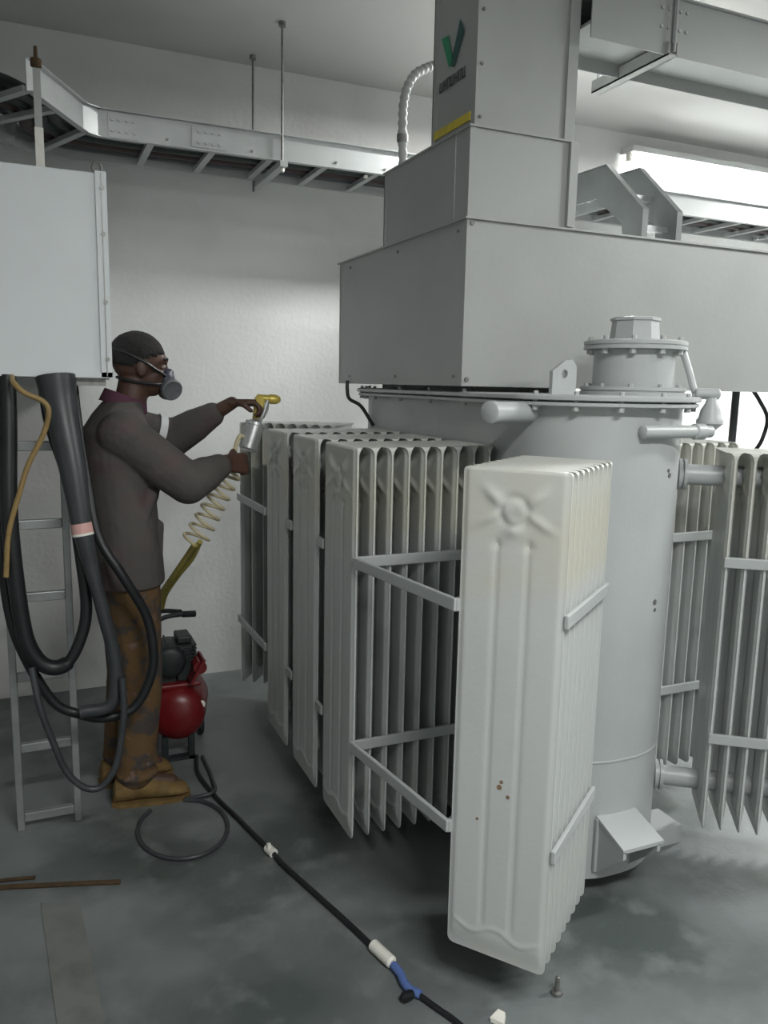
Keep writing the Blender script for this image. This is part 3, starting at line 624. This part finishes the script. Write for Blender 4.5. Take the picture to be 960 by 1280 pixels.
# eyes, hair
for s in (-1, 1):
    b = B(); ell(b, hp(.071, s*.033, .006), (.010, .012, .008), n=14); obj('eye', b, 'eye', person, smooth=True)
    b = B(); ell(b, hp(.0790, s*.034, .006), (.0035, .005, .005), n=10); obj('pupil', b, 'black', person, smooth=True)
    b = B(); tube(b, [hp(.084, s*.018, .030), hp(.082, s*.034, .035), hp(.070, s*.052, .030)], .004, 8); obj('eyebrow', b, 'hair', person, smooth=True)
b = B(); bmesh.ops.create_uvsphere(b, u_segments=36, v_segments=24, radius=1)
for v in list(b.verts):
    lim = -.28 + .55*sst(-.1, .75, v.co.x)
    if v.co.z < lim - .12: b.verts.remove(v)
for v in b.verts:
    k = 1 + random.uniform(-.012, .012); v.co = hp(-.018 + v.co.x*.0985*k, v.co.y*.0785*k, .024 + v.co.z*.0935*k)
h = obj('hair', b, 'hair', person, smooth=True); sd = h.modifiers.new('s', 'SOLIDIFY'); sd.thickness = .008; sd.offset = -1
# respirator
b = B(); ell(b, hp(.088, 0, -.040), (.036, .040, .044)); cap(b, hp(.100, 0, -.012), hp(.098, 0, -.045), .017, .024, 14); msk = fuse('respirator', b, .004, 'mask', person, 2)
for s in (-1, 1):
    b = B(); c0 = hp(.098, s*.026, -.062); ax = (tilt @ V(.35, s*.9, -.30)).normalized()
    lathe(b, c0, ax, [(.018, 0), (.036, .010), (.039, .014), (.039, .034), (.035, .038), (.032, .036), (.010, .035)], 26); obj('filter_cartridge', b, 'filter', msk, smooth=True)
b = B()
for s in (-1, 1):
    tube(b, [hp(.082, s*.040, -.025), hp(.045, s*.066, -.010), hp(.0, s*.081, .010), hp(-.06, s*.072, .030), hp(-.105, s*.028, .040), hp(-.112, 0, .042)], .0055, 8)
    tube(b, [hp(.080, s*.038, -.055), hp(.045, s*.058, -.060), hp(.0, s*.066, -.062), hp(-.055, s*.052, -.060), hp(-.078, 0, -.055)], .0055, 8)
obj('strap', b, 'black', msk, smooth=True)
# jacket
b = B()
sect(b, [(.292, 3.02, .868, .133, .205), (.292, 3.02, .95, .128, .200), (.288, 3.02, 1.05, .122, .195), (.278, 3.02, 1.18, .122, .195), (.270, 3.02, 1.32, .126, .205), (.270, 3.02, 1.415, .116, .195), (.280, 3.02, 1.475, .088, .140), (.297, 3.02, 1.520, .068, .082)])
for Sh, El, Wr, fr in ((SN, EN, WN, .88), (SF, EF, WF, .72)):
    cap(b, Sh + V(0, 0, -.012), El, .084, .074); cap(b, El, El.lerp(Wr, .5*fr), .074, .064); cap(b, El.lerp(Wr, .5*fr), El.lerp(Wr, fr*.92), .064, .048)
# folds
for (p, q, r) in (((.37,2.87,1.20),(.30,2.84,1.02),.02), ((.40,2.93,1.08),(.39,2.91,.90),.018), ((.22,2.84,.98),(.24,2.84,.88),.02), ((.41,2.95,1.30),(.38,2.90,1.18),.02)):
    cap(b, p, q, r, r*.8)
jk = fuse('jacket', b, .0065, 'jacket', person, 4)
b = B(); n = 30
loft(b, [[V(.300 + r*1.05*math.cos(a) + dz*.25, 3.02 + r*math.sin(a)*1.05, 1.508 + dz - .026*math.cos(a)) for a in [2*PI*i/n for i in range(n)]] for r, dz in ((.079, -.01), (.074, .010), (.068, .032), (.061, .030), (.060, .0))], cap=False)
obj('collar', b, 'collar', jk, smooth=True)
b = B(); dd = (EF - SF).normalized(); pp = SF.lerp(EF, .72); cyl(b, pp - dd*.014, pp + dd*.014, .0795, .0785, 28); obj('reflective_band', b, 'reflect', jk, smooth=True)
# trousers
b = B()
for Hp, K, A in ((V(.30, 2.93, .88), KN, AN), (V(.295, 3.11, .88), KF, AF)):
    cap(b, Hp, K, .100, .078); cap(b, K, A + V(0, 0, .03), .078, .070)
    for z, r in ((.42, .076), (.30, .074), (.17, .078), (.12, .080)): ell(b, (A.x + (K.x-A.x)*(z-.09)/.39 + random.uniform(-.006, .006), A.y, z), (r, r, .030))
tr = fuse('trousers', b, .0065, 'pants', person, 3)
for A, yaw in ((AN, -.10), (AF, .05)):
    b = B(); R_ = Matrix.Rotation(yaw, 4, 'Z')
    def sp(x, y, z): return R_ @ V(x, y, z) + V(A.x, A.y, 0)
    n = 24; rings = []
    for (x, w_, h_) in ((-.085, .030, .055), (-.075, .044, .085), (-.03, .050, .105), (.03, .048, .100), (.08, .052, .075), (.13, .054, .058), (.17, .046, .045), (.19, .028, .028)):
        rings.append([sp(x, w_*math.cos(a), .012 + max(0, h_*.5 + h_*.5*math.sin(a)) if math.sin(a) > -.9 else .012) for a in [2*PI*i/n for i in range(n)]])
    loft(b, rings); sh = obj('shoe', b, 'shoe', person, smooth=True)
    b = B(); prof = [(-.09, .03), (-.06, .047), (0, .052), (.08, .056), (.14, .056), (.18, .042), (.20, .02)]
    prism(b, [sp(x, w_, 0) for x, w_ in prof] + [sp(x, -w_, 0) for x, w_ in prof[::-1]], (0, 0, .016)); obj('sole', b, 'shoe', sh)

# ------------------------------------------------------------------ spray gun, hose, compressor
G = V(.825, 3.055, 1.49)
t = thing('spray_gun', 'brass-yellow paint spray gun with steel cup held up at the radiators', 'spray gun', G)
b = B(); lathe(b, G + V(-.03, .01, .045), (1, -.25, -.05), [(.010, 0), (.016, .004), (.016, .05), (.019, .053), (.019, .075), (.012, .090), (.006, .094)], 18); obj('barrel', b, 'gunbody', t, smooth=True)
b = B(); bar(b, G + V(-.018, .0, .050), G + V(-.034, .0, -.075), .026, .036); obj('handle', b, 'gunbody', t, bev=.006)
b = B(); tube(b, [G + V(.015, 0, .030), G + V(.012, 0, .0), G + V(-.004, 0, -.03)], .004, 8); obj('trigger', b, 'cup', t, smooth=True)
b = B(); tube(b, [G + V(.010, -.01, .035), G + V(-.02, -.03, -.03), G + V(-.055, -.045, -.055)], .008, 10); obj('feed_tube', b, 'cup', t, smooth=True)
b = B(); ax = V(-.35, -.10, -1).normalized(); c0 = G + V(-.045, -.045, -.045)
lathe(b, c0, ax, [(.012, -.012), (.030, 0), (.039, .003), (.039, .014), (.036, .016), (.036, .105), (.030, .112), (.004, .113)], 28); obj('cup', b, 'cup', t, smooth=True)
b = B(); lathe(b, G + V(-.035, 0, -.065), V(-.25, 0, -1), [(.009, 0), (.009, .02), (.012, .022), (.012, .04), (.008, .042)], 12); obj('hose_fitting', b, 'gunbody', t, smooth=True)

t = thing('air_hose', 'pale yellow coiled air hose running from the gun down to the compressor', 'hose', (.55, 3.0, .85))
def helix(p0, p1, turns, r0_, r1_, sag=V(0,0,0), k=18):
    d, s, u = frame_of(p1-p0); out = []; n = int(turns*k)
    for i in range(n+1):
        q = i/n; a = 2*PI*turns*q; r = r0_ + (r1_-r0_)*q; c = p0.lerp(p1, q) + sag*math.sin(PI*q); out.append(c + (s*math.cos(a) + u*math.sin(a))*r)
    return out
hx = helix(V(.690, 2.985, 1.275), V(.535, 3.0, .995), 7.5, .034, .046)
b = B(); tube(b, [G + V(-.045, 0, -.105), V(.745, 3.02, 1.375), V(.712, 2.985, 1.395), V(.690, 2.97, 1.35), V(.684, 2.972, 1.29), hx[0]], lambda u: .0105 - .0040*u, 8); tube(b, hx, .0062, 8, 0); obj('coil', b, 'hose', t, smooth=True)
b = B(); lathe(b, (.684, 2.968, 1.265), (.05, 0, 1), [(.010, 0), (.016, .004), (.016, .055), (.010, .060)], 14); obj('hose_grip', b, 'gunbody', t, smooth=True)
b = B(); tube(b, [hx[-1], V(.51, 3.03, .93), V(.475, 3.12, .84), V(.445, 3.24, .74), V(.45, 3.34, .655)], .011, 10); tube(b, [hx[-1]+V(.02,.0,.01), V(.535, 3.05, .92), V(.50, 3.14, .84), V(.465, 3.25, .74), V(.46, 3.34, .655)], .010, 10); obj('straight_run', b, 'hose2', t, smooth=True)

t = thing('air_compressor', 'small red-tank air compressor with black motor behind the man', 'air compressor', (.51, 3.42, 0))
b = B(); lathe(b, (.50, 3.27, .20), (.25, 1, 0), [(.01, -.035), (.06, -.028), (.10, -.008), (.115, .02), (.118, .06), (.118, .24), (.110, .28), (.07, .305), (.01, .315)], 32); tk = obj('air_tank', b, 'red', t, smooth=True)
b = B(); box(b, (.43, 3.30, .305), (.61, 3.54, .325)); obj('mounting_plate', b, 'red', t, bev=.006)
b = B(); lathe(b, (.48, 3.30, .42), (.1, 1, 0), [(.05, 0), (.066, .01), (.070, .02), (.070, .16), (.062, .18), (.03, .19)], 24)
for k in range(12):
    a = 2*PI*k/12; p = V(.48 + .07*math.cos(a), 3.32, .42 + .07*math.sin(a)); box(b, (p.x-.004, 3.33, p.z-.004), (p.x+.004, 3.47, p.z+.004))
box(b, (.45, 3.34, .32), (.51, 3.46, .37)); obj('motor', b, 'motor', t, smooth=True)
b = B(); box(b, (.515, 3.33, .325), (.585, 3.45, .48), .008)
for k in range(6): box(b, (.503, 3.322, .40+.016*k), (.597, 3.458, .407+.016*k))
box(b, (.52, 3.335, .49), (.58, 3.445, .52), .006); obj('pump_head', b, 'motor', t)
b = B(); tube(b, [(.435, 3.33, .32), (.425, 3.33, .50), (.43, 3.34, .575), (.47, 3.36, .605), (.56, 3.38, .607), (.592, 3.39, .600)], .010, 10); tube(b, [(.445, 3.52, .32), (.435, 3.52, .50), (.44, 3.51, .575), (.48, 3.48, .600), (.55, 3.42, .607)], .010, 10); hd = obj('carry_handle', b, 'motor', t, smooth=True)
b = B(); cyl(b, (.55, 3.378, .607), (.605, 3.393, .600), .014, n=14); obj('grip', b, 'black', hd, smooth=True)
b = B(); bar(b, (.56, 3.30, .34), (.615, 3.30, .44), .12, .012); cyl(b, (.60, 3.26, .40), (.60, 3.38, .40), .028, n=20); obj('red_guard', b, 'red', t)
b = B(); lathe(b, (.60, 3.275, .235), (.2, -1, .1), [(.006, -.03), (.008, 0), (.018, .002), (.018, .014), (.012, .016)], 18); obj('gauge', b, 'white', t, smooth=True)
for x, y in ((.40, 3.31), (.61, 3.31)):
    pass
for sx in (-1, 1):
    b = B(); lathe(b, (.535 + sx*.10 - .012, 3.50, .065), (1, 0, 0), [(.02, 0), (.055, .002), (.065, .006), (.065, .022), (.055, .026), (.02, .028)], 28); obj('wheel', b, 'black', t, smooth=True)
b = B()
for x in (.45, .56): box(b, (x-.012, 3.26, 0), (x+.012, 3.29, .11))
box(b, (.44, 3.26, 0), (.572, 3.30, .014)); obj('foot', b, 'motor', t)
b = B(); bar(b, (.425, 3.50, .065), (.645, 3.50, .065), .014, .014); bar(b, (.53, 3.50, .065), (.525, 3.47, .12), .03, .03); obj('axle', b, 'motor', t)

# ------------------------------------------------------------------ things on the floor
o = cable('floor_hose', [(.575, 3.24, .018), (.555, 3.10, .012), (.580, 2.90, .010), (.622, 2.72, .010), (.655, 2.57, .010), (.684, 2.45, .010), (.70, 2.36, .010), (.757, 2.15, .010), (.792, 2.02, .010), (.825, 1.885, .010)], .0085, 'black', 'thin black hose snaking over the floor in front of the radiators', cat='hose')
b = B(); cyl(b, (.675, 2.475, .013), (.686, 2.435, .013), .016, n=14); box(b, (.668, 2.448, .005), (.680, 2.462, .040)); obj('hose_clip', b, 'white', o, smooth=True)
t = thing('hose_connector', 'white and blue hose coupling lying on the floor', 'hose coupling', (.84, 1.78, 0))
b = B(); lathe(b, (.823, 1.892, .017), (.25, -1, 0), [(.010, 0), (.017, .004), (.017, .088), (.011, .094)], 18); obj('white_sleeve', b, 'white', t, smooth=True)
b = B(); tube(b, [(.846, 1.798, .014), (.850, 1.76, .014), (.846, 1.725, .014), (.852, 1.695, .014), (.868, 1.672, .014)], .0115, 12); obj('blue_section', b, 'blue', t, smooth=True)
b = B(); lathe(b, (.842, 1.682, .014), (-.85, -.2, 0.1), [(.010, -.01), (.013, 0), (.013, .022), (.007, .028)], 12); obj('black_plug', b, 'black', t, smooth=True)
cable('floor_hose', [(.868, 1.672, .010), (.89, 1.62, .009), (.915, 1.56, .009), (.94, 1.46, .009), (.95, 1.30, .009), (.93, 1.1, .009)], .0075, 'black', 'thin black hose leaving the blue coupling at the bottom edge', cat='hose')
lp = [(.43 + .155*math.cos(a), 2.72 + .20*math.sin(a), .009) for a in [math.radians(d_) for d_ in range(75, -236, -22)]]
cable('floor_hose', [(.60, 3.24, .012), (.60, 3.05, .009)] + [(.575, 2.90, .024)] + lp, .0075, 'grey_cable', 'dark grey hose loop lying on the floor before the man', cat='hose')
b = B(); tube(b, [(-.30, 2.60, .006), (-.17, 2.585, .006), (-.05, 2.55, .006), (.08, 2.51, .006), (.19, 2.475, .006)], .008, 8); tube(b, [(-.30, 2.64, .006), (-.15, 2.62, .006), (-.06, 2.60, .006)], .006, 8); tag(obj('webbing_strap', b, 'rag', smooth=True), 'brown strap lying across the floor at the left edge', 'strap')
b = B(); prism(b, [(-.045, 2.46, 0), (.066, 2.415, 0), (.10, 1.86, 0), (-.01, 1.90, 0)], (0, 0, .004)); o = tag(obj('floor_mat_strip', b, mat('dusty_strip', (.17, .18, .165), .7, var=.3, vscale=9)), 'pale dusty flat strip lying on the floor at the lower left', 'floor strip')
b = B(); lathe(b, (1.215, 1.552, 0), (0,0,1), [(.016, 0), (.016, .008), (.007, .010), (.006, .05), (.003, .052)], 8); tag(obj('anchor_bolt', b, 'bolt', smooth=True), 'small dark anchor bolt standing up from the floor under the radiator', 'bolt')
b = B(); prism(b, [(1.00, 1.535, .001), (1.035, 1.552, .001), (1.045, 1.535, .001), (1.022, 1.505, .001)], (0, .004, .010)); tag(obj('paper_scrap', b, 'white'), 'small white scrap on the floor below the corner radiator', 'scrap')
